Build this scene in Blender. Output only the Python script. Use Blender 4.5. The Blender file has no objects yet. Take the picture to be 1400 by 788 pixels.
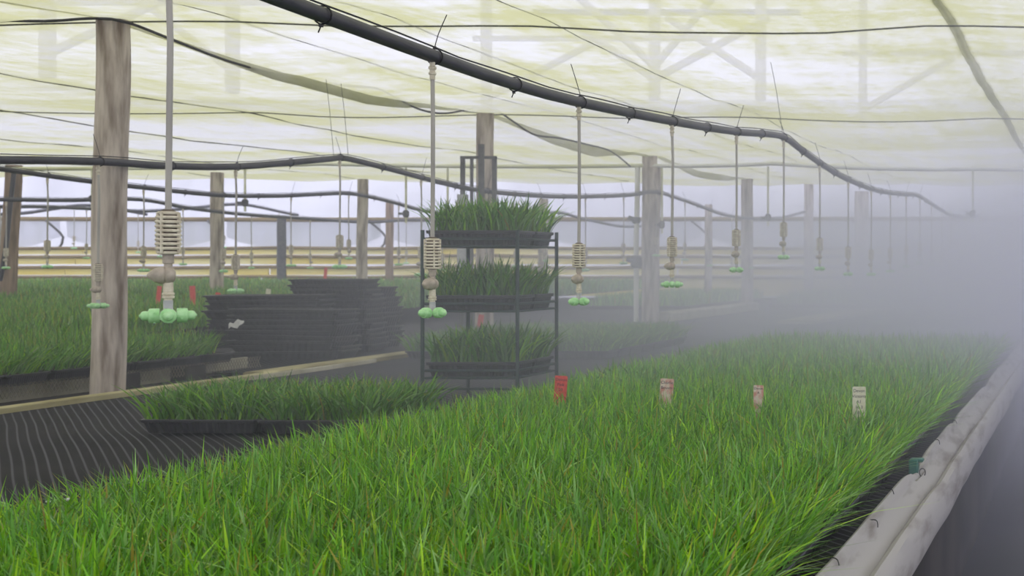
import bpy, bmesh, math, random
import numpy as np
from mathutils import Vector, Matrix, noise as mnoise

random.seed(7)
rng = np.random.default_rng(7)
PI = math.pi
scene = bpy.context.scene
C = scene.collection

# ------------------------------------------------------------------ camera
F, VX, VY, HC = 1800.0, 1490.0, 360.0, 0.8          # focal length (px), vanishing point (px), eye height over the ground cloth
cam_d = bpy.data.cameras.new('camera')
cam = bpy.data.objects.new('camera', cam_d)
C.objects.link(cam)
cam.location = (0, 0, HC)
cam.rotation_euler = (PI / 2, 0, 0)
cam_d.sensor_width = 36
cam_d.lens = 36 * F / 1400
cam_d.shift_x = -(VX - 700) / 1400
cam_d.shift_y = -(394 - VY) / 1400
cam_d.clip_start, cam_d.clip_end = 0.05, 200
cam_d.dof.use_dof = True
cam_d.dof.focus_distance = 4.3
cam_d.dof.aperture_fstop = 7.0
scene.camera = cam

# ------------------------------------------------------------------ sky
w = bpy.data.worlds.new('overcast_sky')
scene.world = w
w.use_nodes = True
bg = w.node_tree.nodes['Background']
bg.inputs[0].default_value = (0.92, 0.93, 1.08, 1)
bg.inputs[1].default_value = 1.85

scene.view_settings.view_transform = 'Standard'
scene.view_settings.look = 'None'
scene.view_settings.gamma = 1
scene.view_settings.use_curve_mapping = False
scene.view_settings.exposure = 0.0
scene.cycles.transparent_max_bounces = 16
scene.cycles.max_bounces = 7
scene.cycles.volume_bounces = 4


def P(px, py, Y):
    """photo pixel at depth Y -> world point"""
    return Vector(((px - VX) / F * Y, Y, HC + (VY - py) / F * Y))


# ------------------------------------------------------------------ helpers
def tag(o, label=None, cat=None, group=None, kind=None):
    if label: o['label'] = label
    if cat: o['category'] = cat
    if group: o['group'] = group
    if kind: o['kind'] = kind
    return o


def empty(name, loc, rz=0, **k):
    o = bpy.data.objects.new(name, None)
    C.objects.link(o)
    o.location = loc
    o.rotation_euler = (0, 0, rz)
    o.empty_display_size = 0.05
    return tag(o, **k)


def obj(name, me, m=None, parent=None, loc=None, rot=None, smooth=True):
    if isinstance(me, bmesh.types.BMesh):
        bm = me
        me = bpy.data.meshes.new(name)
        bm.to_mesh(me)
        bm.free()
        if smooth:
            me.polygons.foreach_set('use_smooth', [True] * len(me.polygons))
            me.set_sharp_from_angle(angle=math.radians(38))
    if m and not me.materials:
        me.materials.append(m)
    o = bpy.data.objects.new(name, me)
    C.objects.link(o)
    if parent: o.parent = parent
    if loc is not None: o.location = loc
    if rot is not None: o.rotation_euler = rot
    return o


def dup(root, loc, rz=None, **k):
    r = root.copy()
    C.objects.link(r)
    r.location = loc
    if rz is not None: r.rotation_euler = (0, 0, rz)
    for key in ('label', 'category', 'group', 'kind'):
        pass
    tag(r, **k)
    for ch in root.children:
        c = ch.copy()
        C.objects.link(c)
        c.parent = r
        for g in ch.children:
            d = g.copy()
            C.objects.link(d)
            d.parent = c
    return r


def add_box(bm, c, s, rot=None):
    vs = []
    for x in (-.5, .5):
        for y in (-.5, .5):
            for z in (-.5, .5):
                v = Vector((x * s[0], y * s[1], z * s[2]))
                if rot is not None: v = rot @ v
                vs.append(bm.verts.new(v + Vector(c)))
    for f in ((0, 1, 3, 2), (4, 6, 7, 5), (0, 4, 5, 1), (2, 3, 7, 6), (0, 2, 6, 4), (1, 5, 7, 3)):
        bm.faces.new([vs[i] for i in f])


def add_tube(bm, pts, r, n=8, cap=True):
    pts = [Vector(p) for p in pts]
    rs = r if isinstance(r, (list, tuple)) else [r] * len(pts)
    rings = []
    up = None
    for i, p in enumerate(pts):
        t = (pts[min(i + 1, len(pts) - 1)] - pts[max(i - 1, 0)]).normalized()
        if up is None:
            a = Vector((0, 0, 1)) if abs(t.z) < .9 else Vector((1, 0, 0))
            up = (a - t * a.dot(t)).normalized()
        else:
            up = (up - t * up.dot(t)).normalized()
        s = t.cross(up)
        rings.append([bm.verts.new(p + (up * math.cos(2 * PI * k / n) + s * math.sin(2 * PI * k / n)) * rs[i]) for k in range(n)])
    for a, b in zip(rings, rings[1:]):
        for k in range(n):
            bm.faces.new((a[k], a[(k + 1) % n], b[(k + 1) % n], b[k]))
    if cap:
        bm.faces.new(rings[0][::-1])
        bm.faces.new(rings[-1])


def add_lathe(bm, prof, c=(0, 0, 0), n=16, M=None):
    """prof: (radius, z) bottom to top, turned about z then placed by M and c"""
    rings = []
    for r, z in prof:
        ring = []
        for k in range(n):
            v = Vector((r * math.cos(2 * PI * k / n), r * math.sin(2 * PI * k / n), z))
            if M is not None: v = M @ v
            ring.append(bm.verts.new(v + Vector(c)))
        rings.append(ring)
    for a, b in zip(rings, rings[1:]):
        for k in range(n):
            bm.faces.new((a[k], a[(k + 1) % n], b[(k + 1) % n], b[k]))
    bm.faces.new(rings[0][::-1])
    bm.faces.new(rings[-1])


def smooth_path(ctrl, step=0.12):
    """Catmull-Rom through the control points"""
    ctrl = [Vector(p) for p in ctrl]
    out = []
    n = len(ctrl)
    for i in range(n - 1):
        p0, p1, p2, p3 = ctrl[max(i - 1, 0)], ctrl[i], ctrl[i + 1], ctrl[min(i + 2, n - 1)]
        m = max(2, int((p2 - p1).length / step))
        for k in range(m):
            t = k / m
            out.append(0.5 * ((2 * p1) + (p2 - p0) * t + (2 * p0 - 5 * p1 + 4 * p2 - p3) * t * t + (3 * p1 - p0 - 3 * p2 + p3) * t ** 3))
    out.append(ctrl[-1])
    return out


# ------------------------------------------------------------------ materials
def new_mat(name):
    m = bpy.data.materials.new(name)
    m.use_nodes = True
    nt = m.node_tree
    return m, nt, nt.nodes['Principled BSDF'], nt.nodes['Material Output']


def N(nt, t, **k):
    n = nt.nodes.new(t)
    for a, b in k.items(): setattr(n, a, b)
    return n


def mat(name, c1, c2=None, rough=.6, scale=(8, 8, 8), metal=0, bump=0, detail=4, lo=.35, hi=.65, spec=.3):
    m, nt, b, out = new_mat(name)
    b.inputs['Roughness'].default_value = rough
    b.inputs['Metallic'].default_value = metal
    b.inputs['Specular IOR Level'].default_value = spec
    b.inputs['Base Color'].default_value = (*c1, 1)
    if c2:
        tc = N(nt, 'ShaderNodeTexCoord')
        mp = N(nt, 'ShaderNodeMapping')
        mp.inputs['Scale'].default_value = scale
        no = N(nt, 'ShaderNodeTexNoise')
        no.inputs['Scale'].default_value = 1
        no.inputs['Detail'].default_value = detail
        r = N(nt, 'ShaderNodeValToRGB')
        r.color_ramp.elements[0].position, r.color_ramp.elements[1].position = lo, hi
        r.color_ramp.elements[0].color = (*c1, 1)
        r.color_ramp.elements[1].color = (*c2, 1)
        L = nt.links.new
        L(tc.outputs['Object'], mp.inputs[0]); L(mp.outputs[0], no.inputs['Vector'])
        L(no.outputs['Fac'], r.inputs[0]); L(r.outputs[0], b.inputs['Base Color'])
        if bump:
            bp = N(nt, 'ShaderNodeBump')
            bp.inputs['Strength'].default_value = bump
            bp.inputs['Distance'].default_value = .01
            L(no.outputs['Fac'], bp.inputs['Height']); L(bp.outputs[0], b.inputs['Normal'])
    return m


M_pipe = mat('black_polythene', (.024, .023, .033), (.045, .043, .058), .42, (6, 6, 6))
M_tie = mat('black_nylon', (.01, .01, .012), None, .45)
M_wire = mat('old_wire', (.07, .075, .05), (.13, .13, .09), .6, (20, 20, 20))
M_tube = mat('grey_hose', (.36, .34, .32), (.50, .47, .43), .5, (12, 12, 3))
M_beige = mat('beige_plastic', (.58, .51, .40), (.76, .70, .57), .55, (60, 60, 60), bump=.1)
M_taupe = mat('taupe_plastic', (.36, .31, .26), (.50, .43, .36), .5, (50, 50, 50))
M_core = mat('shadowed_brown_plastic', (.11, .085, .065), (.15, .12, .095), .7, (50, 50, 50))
M_greyplast = mat('grey_plastic', (.40, .40, .41), (.52, .52, .53), .4, (40, 40, 40))
M_mint = mat('mint_green_plastic', (.34, .68, .29), (.50, .80, .44), .35, (60, 60, 60))
M_wood = mat('weathered_wood', (.20, .15, .115), (.60, .52, .46), .85, (17, 17, 2.6), bump=.6, detail=9, lo=.33, hi=.60)
M_wood2 = mat('brown_wood', (.16, .105, .07), (.36, .25, .175), .85, (22, 22, 2.0), bump=.5, detail=7)
M_timber = mat('yellowed_timber', (.26, .22, .10), (.50, .45, .25), .8, (9, 2, 9), bump=.3, detail=6)
M_kerb = mat('pale_concrete', (.34, .31, .22), (.50, .47, .37), .85, (5, 5, 5), bump=.3)
M_tray = mat('black_tray_plastic', (.010, .010, .012), (.030, .030, .033), .42, (14, 14, 14), spec=.6)
M_soil = mat('potting_mix', (.012, .009, .007), (.045, .033, .024), .95, (40, 40, 40), bump=.6)
M_rack = mat('dark_green_steel', (.012, .030, .026), (.030, .052, .046), .45, (20, 20, 20))
M_steel = mat('dull_steel', (.05, .05, .05), (.11, .105, .095), .55, (20, 20, 20), metal=.3)
M_floor = mat('wet_concrete', (.016, .015, .019), (.032, .030, .037), .6, (1.2, 1.2, 1.2), detail=8)
M_ground = mat('dark_earth', (.020, .017, .015), (.05, .043, .036), .95, (3, 3, 3), bump=.4)
M_liner = mat('white_liner', (.20, .175, .15), (.38, .36, .345), .6, (9, 3, 18), bump=.12, detail=7, lo=.3, hi=.5)
M_whitepipe = mat('white_pvc', (.72, .72, .66), (.85, .85, .80), .4, (4, 4, 4))
M_yellowpipe = mat('algae_stained_pvc', (.55, .55, .28), (.80, .80, .60), .5, (.8, .8, 5))
M_redlabel = mat('red_label_plastic', (.62, .055, .045), (.72, .12, .10), .45, (60, 60, 60))
M_pinklabel = mat('pink_stained_label', (.60, .26, .22), (.70, .58, .50), .5, (30, 30, 26), lo=.42, hi=.56)
M_creamlabel = mat('cream_label_plastic', (.66, .62, .46), (.74, .71, .58), .5, (40, 40, 40))
M_ink = mat('black_ink', (.02, .02, .03), None, .7)
M_white = mat('white_plastic', (.72, .72, .72), None, .5)
M_clip = mat('green_clip_plastic', (.03, .14, .11), None, .4)
M_beam = mat('roof_timber', (.52, .49, .30), (.66, .62, .42), .9, (8, 8, 2))


def sheet_mat(name, col, col2, transp, transl, diff, scale, knit=0.0, attr=False):
    """thin shade cloth or plastic film: part see-through, part glowing through, part matt"""
    m, nt, b, out = new_mat(name)
    nt.nodes.remove(b)
    L = nt.links.new
    tr, tl, df = N(nt, 'ShaderNodeBsdfTransparent'), N(nt, 'ShaderNodeBsdfTranslucent'), N(nt, 'ShaderNodeBsdfDiffuse')
    tc = N(nt, 'ShaderNodeTexCoord')
    mp = N(nt, 'ShaderNodeMapping'); mp.inputs['Scale'].default_value = scale
    no = N(nt, 'ShaderNodeTexNoise'); no.inputs['Scale'].default_value = 1; no.inputs['Detail'].default_value = 9; no.inputs['Roughness'].default_value = .68
    L(tc.outputs['Object'], mp.inputs[0]); L(mp.outputs[0], no.inputs['Vector'])
    fac = N(nt, 'ShaderNodeMapRange'); fac.inputs[1].default_value, fac.inputs[2].default_value = .36, .66
    L(no.outputs['Fac'], fac.inputs[0])
    facout = fac.outputs[0]
    if attr:
        fn = N(nt, 'ShaderNodeTexNoise'); fn.inputs['Scale'].default_value = 1; fn.inputs['Detail'].default_value = 6; fn.inputs['Roughness'].default_value = .7
        fm = N(nt, 'ShaderNodeMapping'); fm.inputs['Scale'].default_value = (11, 7, 1); fm.inputs['Rotation'].default_value = (0, 0, .12)
        L(tc.outputs['Object'], fm.inputs[0]); L(fm.outputs[0], fn.inputs['Vector'])
        fr_ = N(nt, 'ShaderNodeMapRange'); fr_.inputs[1].default_value, fr_.inputs[2].default_value, fr_.inputs[3].default_value, fr_.inputs[4].default_value = .3, .7, -.62, .62
        L(fn.outputs['Fac'], fr_.inputs[0])
        sm = N(nt, 'ShaderNodeMath', operation='ADD'); L(facout, sm.inputs[0]); L(fr_.outputs[0], sm.inputs[1])
        gn = N(nt, 'ShaderNodeTexNoise'); gn.inputs['Scale'].default_value = 1; gn.inputs['Detail'].default_value = 4
        gm = N(nt, 'ShaderNodeMapping'); gm.inputs['Scale'].default_value = (4.5, .28, 1); gm.inputs['Rotation'].default_value = (0, 0, .10)  # lengthwise streaks: crease shading and dirt put into the cloth colour
        L(tc.outputs['Object'], gm.inputs[0]); L(gm.outputs[0], gn.inputs['Vector'])
        gr_ = N(nt, 'ShaderNodeMapRange'); gr_.inputs[1].default_value, gr_.inputs[2].default_value, gr_.inputs[3].default_value, gr_.inputs[4].default_value = .3, .7, -.45, .45
        L(gn.outputs['Fac'], gr_.inputs[0])
        s2 = N(nt, 'ShaderNodeMath', operation='ADD'); L(sm.outputs[0], s2.inputs[0]); L(gr_.outputs[0], s2.inputs[1])
        facout = s2.outputs[0]
        at = N(nt, 'ShaderNodeAttribute'); at.attribute_name = 'algae'
        mu = N(nt, 'ShaderNodeMath', operation='MULTIPLY_ADD'); mu.inputs[1].default_value = .55
        L(facout, mu.inputs[0])
        a2 = N(nt, 'ShaderNodeMath', operation='MULTIPLY_ADD'); a2.inputs[1].default_value = 1.0; a2.inputs[2].default_value = -.25
        L(at.outputs['Fac'], a2.inputs[0]); L(a2.outputs[0], mu.inputs[2])
        mu.use_clamp = True
        facout = mu.outputs[0]
    mix = N(nt, 'ShaderNodeMix', data_type='RGBA')
    mix.inputs[6].default_value = (*col, 1); mix.inputs[7].default_value = (*col2, 1)
    L(facout, mix.inputs[0])
    for s in (tl, df): L(mix.outputs[2], s.inputs['Color'])
    L(mix.outputs[2], tr.inputs['Color'])
    m1, m2 = N(nt, 'ShaderNodeMixShader'), N(nt, 'ShaderNodeMixShader')
    m1.inputs[0].default_value = diff / (diff + transl)
    L(tl.outputs[0], m1.inputs[1]); L(df.outputs[0], m1.inputs[2])
    t0 = N(nt, 'ShaderNodeMapRange'); t0.inputs[3].default_value = 1 - transp - .12; t0.inputs[4].default_value = 1 - transp + .10
    L(facout, t0.inputs[0])
    topen = t0.outputs[0]
    if knit:
        rot = N(nt, 'ShaderNodeMapping'); rot.inputs['Rotation'].default_value = (0, 0, .62)
        L(tc.outputs['Object'], rot.inputs[0])
        wv = N(nt, 'ShaderNodeTexWave'); wv.inputs['Scale'].default_value = 19; wv.inputs['Distortion'].default_value = 1.2
        wv.inputs['Detail'].default_value = 2; wv.inputs['Detail Scale'].default_value = .6
        L(rot.outputs[0], wv.inputs['Vector'])
        ma = N(nt, 'ShaderNodeMath', operation='MULTIPLY_ADD'); ma.inputs[1].default_value = knit; ma.use_clamp = True
        su = N(nt, 'ShaderNodeMath', operation='SUBTRACT'); su.inputs[1].default_value = .5
        L(wv.outputs['Fac'], su.inputs[0]); L(su.outputs[0], ma.inputs[0]); L(topen, ma.inputs[2])
        topen = ma.outputs[0]
    L(topen, m2.inputs[0]); L(tr.outputs[0], m2.inputs[1]); L(m1.outputs[0], m2.inputs[2])
    L(m2.outputs[0], out.inputs['Surface'])
    return m


M_cloth = sheet_mat('shade_cloth', (.70, .695, .66), (.55, .545, .29), .15, .62, .23, (.5, 3.2, 1), knit=.30, attr=True)
M_hem = sheet_mat('shade_cloth_hem', (.78, .77, .68), (.46, .47, .28), .10, .60, .3, (2, .6, 2))
M_film = sheet_mat('white_plastic_film', (.88, .88, .93), (.78, .78, .84), .18, .55, .27, (.5, .5, .5))
M_curtain = sheet_mat('curtain_film', (.80, .81, .86), (.64, .66, .66), .10, .5, .4, (1.5, 1.5, .4))


def grass_mat(name):
    m, nt, b, out = new_mat(name)
    L = nt.links.new
    at = N(nt, 'ShaderNodeAttribute'); at.attribute_name = 'blade'
    b.inputs['Roughness'].default_value = .36
    b.inputs['Specular IOR Level'].default_value = .42
    L(at.outputs['Color'], b.inputs['Base Color'])
    tl = N(nt, 'ShaderNodeBsdfTranslucent')
    mx = N(nt, 'ShaderNodeMix', data_type='RGBA', blend_type='MULTIPLY'); mx.inputs[0].default_value = 1
    mx.inputs[7].default_value = (1.15, 1.15, .55, 1)
    L(at.outputs['Color'], mx.inputs[6]); L(mx.outputs[2], tl.inputs['Color'])
    ms = N(nt, 'ShaderNodeMixShader'); ms.inputs[0].default_value = .27
    L(b.outputs[0], ms.inputs[1]); L(tl.outputs[0], ms.inputs[2]); L(ms.outputs[0], out.inputs['Surface'])
    return m


M_grass = grass_mat('grass_blades')


def cloth_ground_mat():
    m, nt, b, out = new_mat('woven_ground_cloth')
    L = nt.links.new
    b.inputs['Roughness'].default_value = .75
    b.inputs['Specular IOR Level'].default_value = .03
    tc = N(nt, 'ShaderNodeTexCoord')

    def wave(rot, sc, dist):
        mp = N(nt, 'ShaderNodeMapping'); mp.inputs['Rotation'].default_value = (0, 0, rot)
        wv = N(nt, 'ShaderNodeTexWave'); wv.inputs['Scale'].default_value = sc
        wv.inputs['Distortion'].default_value = dist; wv.inputs['Detail'].default_value = 0; wv.inputs['Detail Scale'].default_value = .12
        L(tc.outputs['Object'], mp.inputs[0]); L(mp.outputs[0], wv.inputs['Vector'])
        return wv.outputs['Fac']
    a, c = wave(-.70, 8.5, 1.6), wave(.87, 14.0, 1.0)
    r = N(nt, 'ShaderNodeValToRGB'); r.color_ramp.elements[0].position, r.color_ramp.elements[1].position = .80, .99
    r.color_ramp.elements[0].color = (0, 0, 0, 1)
    L(a, r.inputs[0])
    r2 = N(nt, 'ShaderNodeValToRGB'); r2.color_ramp.elements[0].position, r2.color_ramp.elements[1].position = .55, 1
    r2.color_ramp.elements[1].color = (.25, .25, .25, 1)
    L(c, r2.inputs[0])
    ad = N(nt, 'ShaderNodeMath', operation='MAXIMUM'); L(r.outputs[0], ad.inputs[0]); L(r2.outputs[0], ad.inputs[1])
    no = N(nt, 'ShaderNodeTexNoise'); no.inputs['Scale'].default_value = 1.3; no.inputs['Detail'].default_value = 6
    L(tc.outputs['Object'], no.inputs['Vector'])
    r3 = N(nt, 'ShaderNodeValToRGB'); r3.color_ramp.elements[0].color = (.009, .009, .010, 1); r3.color_ramp.elements[1].color = (.024, .022, .022, 1)
    r3.color_ramp.elements[0].position, r3.color_ramp.elements[1].position = .35, .75
    L(no.outputs['Fac'], r3.inputs[0])
    mx = N(nt, 'ShaderNodeMix', data_type='RGBA'); mx.inputs[7].default_value = (.085, .082, .094, 1)
    L(ad.outputs[0], mx.inputs[0]); L(r3.outputs[0], mx.inputs[6]); L(mx.outputs[2], b.inputs['Base Color'])
    return m


M_mat = cloth_ground_mat()


# ------------------------------------------------------------------ the setting
def grid(name, x0, x1, y0, y1, nx, ny, zf, m, attr=None):
    xs, ys = np.linspace(x0, x1, nx), np.linspace(y0, y1, ny)
    co = np.array([(x, y, zf(x, y)) for y in ys for x in xs], dtype=np.float32)
    idx = np.arange(nx * ny).reshape(ny, nx)
    q = np.stack([idx[:-1, :-1], idx[:-1, 1:], idx[1:, 1:], idx[1:, :-1]], -1).reshape(-1, 4)
    me = bpy.data.meshes.new(name)
    me.from_pydata(co.tolist(), [], q.tolist())
    me.polygons.foreach_set('use_smooth', [True] * len(me.polygons))
    if attr:
        a = me.attributes.new('algae', 'FLOAT', 'POINT')
        a.data.foreach_set('value', np.array([attr(x, y) for y in ys for x in xs], dtype=np.float32))
    me.materials.append(m)
    return obj(name, me)


def nz(x, y, z=0.0, s=1.0): return mnoise.noise(Vector((x * s, y * s, z)))


tag(grid('floor', -.9, 14, -6, 46, 2, 2, lambda x, y: -.6, M_floor), kind='structure', label='dark wet path beside the raised bed')
tag(grid('ground', -40, -.62, -6, 46, 40, 40, lambda x, y: -.03, M_ground), kind='structure')
# raised edge wall of the front bed towards the path
bm = bmesh.new(); add_box(bm, (-.60, 20, -.32), (.05, 52, .56)); tag(obj('trim_1', bm, M_ground, smooth=False), kind='structure', label='dark side of the raised bed')


def mat_z(x, y):
    edge = max(0.0, min(1.0, (x + 5.7) / .4)) * max(0.0, min(1.0, (-.95 - x) / .3))
    rip = .016 * nz(x * 1.1 + y * .7, y * .5, 3) + .022 * max(0, nz(x * .8, y * 1.3 + x * .5, 8)) ** 1.0
    return .0 + edge * rip


tag(grid('floor_mat', -5.82, -.70, 1.2, 30, 90, 260, mat_z, M_mat), kind='structure', label='black woven ground cloth with pale grid lines')
tag(grid('ground_mat', -12, -5.9, 9.6, 30, 30, 60, lambda x, y: .005 + .012 * nz(x, y, 2), M_mat), kind='structure', label='black ground cloth beyond the kerb')

# --- ceiling: shade cloth lying on lengthwise wires
WIRES = [4.2, 1.6, -.85, -3.3, -4.2, -5.2, -5.96, -8.4, -10.9, -13.4, -15.9, -19, -22, -25]
ACROSS = [-2, 3, 8, 13, 18, 23]


def seam_z(Y):
    t = ((Y - 8) % 5) / 5
    return 2.27 - .085 * math.sin(PI * t) ** 1.2


def ceil_z(x, Y):
    z = 2.285 + .012 * max(0, -6 - x)
    ws = sorted(WIRES)
    for a, b in zip(ws, ws[1:]):
        if a <= x <= b:
            t = (x - a) / (b - a)
            z -= .030 * (b - a) * 4 * t * (1 - t) * .6
    ta = ((Y - 8) % 5) / 5
    z -= .045 * math.sin(PI * ta)
    d = abs(x + 5.96)
    z += (seam_z(Y) - z) * math.exp(-(d / .25) ** 2)
    z += .020 * nz(x * .9, Y * 1.6, 1) + .008 * nz(x * 2.4, Y * 4.5, 5)
    return z


CLEAN = [(-9.9, 14.5, 1.1, .7), (-11.2, 16.6, 1.3, .9), (-9.6, 17.2, 1.5, 1.0), (-12.6, 14.3, .8, .5), (-2.6, 9.6, .9, .8), (-4.5, 8.8, .8, .5)]


def algae(x, Y):
    v = .52 + .55 * nz(x * .22, Y * .45, 11) + .32 * nz(x * .9, Y * .8, 17)
    v += .22 * max(0, min(1, (-5 - x) / 3)) - .14
    for cx, cy, rx, ry in CLEAN:
        d = ((x - cx) / rx) ** 2 + ((Y - cy) / ry) ** 2
        v -= .9 * math.exp(-d * 1.2)
    d = min(abs(Y - a) for a in ACROSS)
    v += .35 * math.exp(-(d / .35) ** 2)
    d = min(abs(x - a) for a in WIRES)
    v += .25 * math.exp(-(d / .22) ** 2)
    return max(0, min(1, v))


ceiling = tag(grid('ceiling', -26, 6, -5, 24.2, 200, 260, ceil_z, M_cloth, attr=algae), kind='structure', label='sagging yellow-green shade cloth ceiling')


def hem(x, y0, y1, drop, wdt, name='hem', lean=1.0):
    """rolled edge of the cloth hanging under a seam"""
    wdt_ = wdt
    bm = bmesh.new()
    n = int((y1 - y0) / .15)
    rows = []
    for i in range(n + 1):
        Y = y0 + (y1 - y0) * i / n
        t = i / n
        d = drop * (.2 + .8 * math.sin(PI * t) ** 2) * (1 + .25 * nz(Y * 1.3, x, 4))
        z = ceil_z(x, Y) + .005
        row = []
        for u, v in ((-.5, 0), (-.42, -.5), (-.15, -.9), (.1, -1), (.3, -.75), (.45, -.3), (.5, 0)):
            row.append(bm.verts.new((x + u * wdt_ * (.45 + .55 * math.sin(PI * t) ** 2), Y, z + v * d)))
        rows.append(row)
    for a, b in zip(rows, rows[1:]):
        for k in range(6):
            bm.faces.new((a[k], a[k + 1], b[k + 1], b[k]))
    return obj(name, bm, M_hem, ceiling)


hem(-5.96, 1.5, 7.95, .03, .08)
hem(-5.96, 8.1, 12.8, .075, .11)
hem(-5.96, 13.1, 17.8, .10, .22)
hem(-5.96, 18.1, 23.2, .09, .22)
hem(-.85, 2.0, 22, .035, .085)


def wire(name, pts, r, label, cat='wire', group=None, m=None, n=6, step=.5):
    bm = bmesh.new()
    add_tube(bm, smooth_path(pts, step), r, n)
    return tag(obj(name, bm, m or M_wire), label, cat, group)


ordw = ['first', 'second', 'third', 'fourth', 'fifth', 'sixth', 'seventh', 'eighth', 'ninth', 'tenth', 'eleventh', 'twelfth', 'thirteenth',
        'fourteenth', 'fifteenth', 'sixteenth', 'seventeenth', 'eighteenth', 'nineteenth', 'twentieth', 'twenty-first', 'twenty-second']
vis_w = [-.85, -3.3, -4.2, -5.2, -8.4, -10.9, -13.4, -15.9, -19, -22]
for i, x in enumerate(vis_w):
    r = .0035 if x > -5.5 else .0075
    wire('support_wire', [(x, Y, ceil_z(x, Y) - r * .6) for Y in np.arange(1.0, 24.1, .5)], r,
         f'lengthwise ceiling wire under the shade cloth, {ordw[i]} counted leftwards from the path', 'wire', 'lengthwise ceiling wires')
for i, Y in enumerate((8, 13)):
    pts = [(x, Y, ceil_z(x, Y) - .012 - .03 * math.sin(PI * max(0, min(1, (x + 5.9) / 7)))) for x in np.arange(-13, 5.6, .6)]
    wire('cross_wire', pts, .0055, ['dark cross wire under the cloth at the big front post', 'crosswise wire under the cloth at the second post'][i], 'wire')

# white water main across the house with its drops, at the third post
Ym = 17.85
main = empty('water_main', (0, Ym, 0), label='yellowed white water pipe running crosswise below the ceiling, with droppers', cat='pipe')
for a, b, sag in ((-14.6, -10.4, .03), (-10.4, -6.05, .04), (-6.05, -4.3, .03), (-4.3, -1.55, .05), (-1.55, 3.2, .06)):
    bm = bmesh.new()
    pts = [(a + (b - a) * t, 0, 2.115 + .04 * math.sin(a) - (2.115 + .04 * math.sin(a) - 2.115 - .04 * math.sin(b)) * t - sag * 4 * t * (1 - t) * .6) for t in np.linspace(0, 1, 12)]
    add_tube(bm, pts, .026, 10)
    obj('pipe_length', bm, M_yellowpipe if b < -5 else M_whitepipe, main)
for px, z0 in ((126, 1.55), (335, 1.5), (555, 1.35), (612, 1.3), (905, 1.2), (1050, 1.3), (1330, 1.35)):
    x = (px - VX) / F * Ym
    bm = bmesh.new(); add_tube(bm, [(x, 0, 2.11), (x, 0, z0 + .3), (x, 0, z0)], .015, 8)
    d = obj('dropper', bm, M_yellowpipe, main)
    bm = bmesh.new(); add_lathe(bm, [(.022, -.05), (.04, -.03), (.04, .03), (.022, .05)], (x, 0, z0 + .12), 10)
    add_tube(bm, [(x, 0, z0 + .12), (x - .09, -.02, z0 + .12)], .016, 6)
    obj('valve', bm, M_steel, d)


# --- posts
def round_post(name, base, top, r0, r1, m, label, seed=0, n=20, rings=30, parent=None, cat='post', group=None, flat=.0):
    bm = bmesh.new()
    base, top = Vector(base), Vector(top)
    rr = []
    for i in range(rings + 1):
        t = i / rings
        c = base.lerp(top, t) + Vector((.012 * nz(t * 3, seed), .01 * nz(t * 3, seed + 5), 0))
        ring = []
        for k in range(n):
            a = 2 * PI * k / n
            r = (r0 + (r1 - r0) * t) * (1 + .045 * nz(math.cos(a) * 1.5, math.sin(a) * 1.5, t * 3 + seed) - .06 * max(0, nz(math.cos(a) * 5 + seed, math.sin(a) * 5, t * 1.2)))
            ring.append(bm.verts.new(c + Vector((r * math.cos(a), r * math.sin(a), 0))))
        rr.append(ring)
    for a, b in zip(rr, rr[1:]):
        for k in range(n):
            bm.faces.new((a[k], a[(k + 1) % n], b[(k + 1) % n], b[k]))
    bm.faces.new(rr[0][::-1]); bm.faces.new(rr[-1])
    o = obj(name, bm, m, parent)
    if not parent: tag(o, label, cat, group)
    return o


PG = 'wooden roof posts of the near row'
round_post('roof_post', P(147, 540, 8.0) - Vector((0, 0, .03)), P(154.5, 24, 8.0), .090, .085, M_wood, 'tall weathered round wooden post standing beside the kerb near the red labels', 1, 28, 60, group=PG)
round_post('roof_post', (-5.96, 12.96, -.03), (-5.95, 12.96, 2.33), .085, .08, M_wood, 'round wooden post standing behind the three-tier rack', 2, group=PG)
po = empty('roof_post', (-5.98, 17.9, 0), label='wooden post with thick lower sleeve and white riser pipe beside the pale kerb', cat='post', group=PG)
round_post('upper_shaft', (0, 0, 2.0), (.0, 0, 2.38), .10, .10, M_wood, '', 3, parent=po)
round_post('lower_shaft', (0, 0, -.03), (.02, 0, 2.10), .115, .125, M_wood, '', 4, parent=po)
bm = bmesh.new(); add_tube(bm, [(-.17, -.05, 0), (-.17, -.05, 1.1), (-.16, -.05, 1.45), (-.15, -.05, 2.1)], .035, 10); rp = obj('riser_pipe', bm, M_whitepipe, po)
bm = bmesh.new()
add_lathe(bm, [(.03, -.09), (.075, -.06), (.075, .06), (.03, .09)], (-.17, -.05, .82), 12); add_tube(bm, [(-.17, -.08, .82), (-.28, -.12, .86)], .035, 8)
obj('valve', bm, M_steel, rp)
bm = bmesh.new(); add_lathe(bm, [(.03, -.05), (.055, -.03), (.055, .03), (.03, .05)], (-.17, -.05, 1.38), 12); add_tube(bm, [(-.17, -.08, 1.38), (-.26, -.1, 1.42)], .03, 8)
obj('valve', bm, M_steel, rp)
round_post('roof_post', (-5.96, 22.9, -.03), (-5.96, 22.9, 2.35), .105, .10, M_wood, 'hazy wooden post, fourth of the near row, beyond the white riser pipe', 5, group=PG)
round_post('roof_post', (-5.96, 27.9, -.03), (-5.96, 27.9, 2.5), .105, .10, M_wood, 'faint wooden post almost lost in the mist, fifth of the near row', 6, group=PG)
FG = 'posts of the far side'
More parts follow.
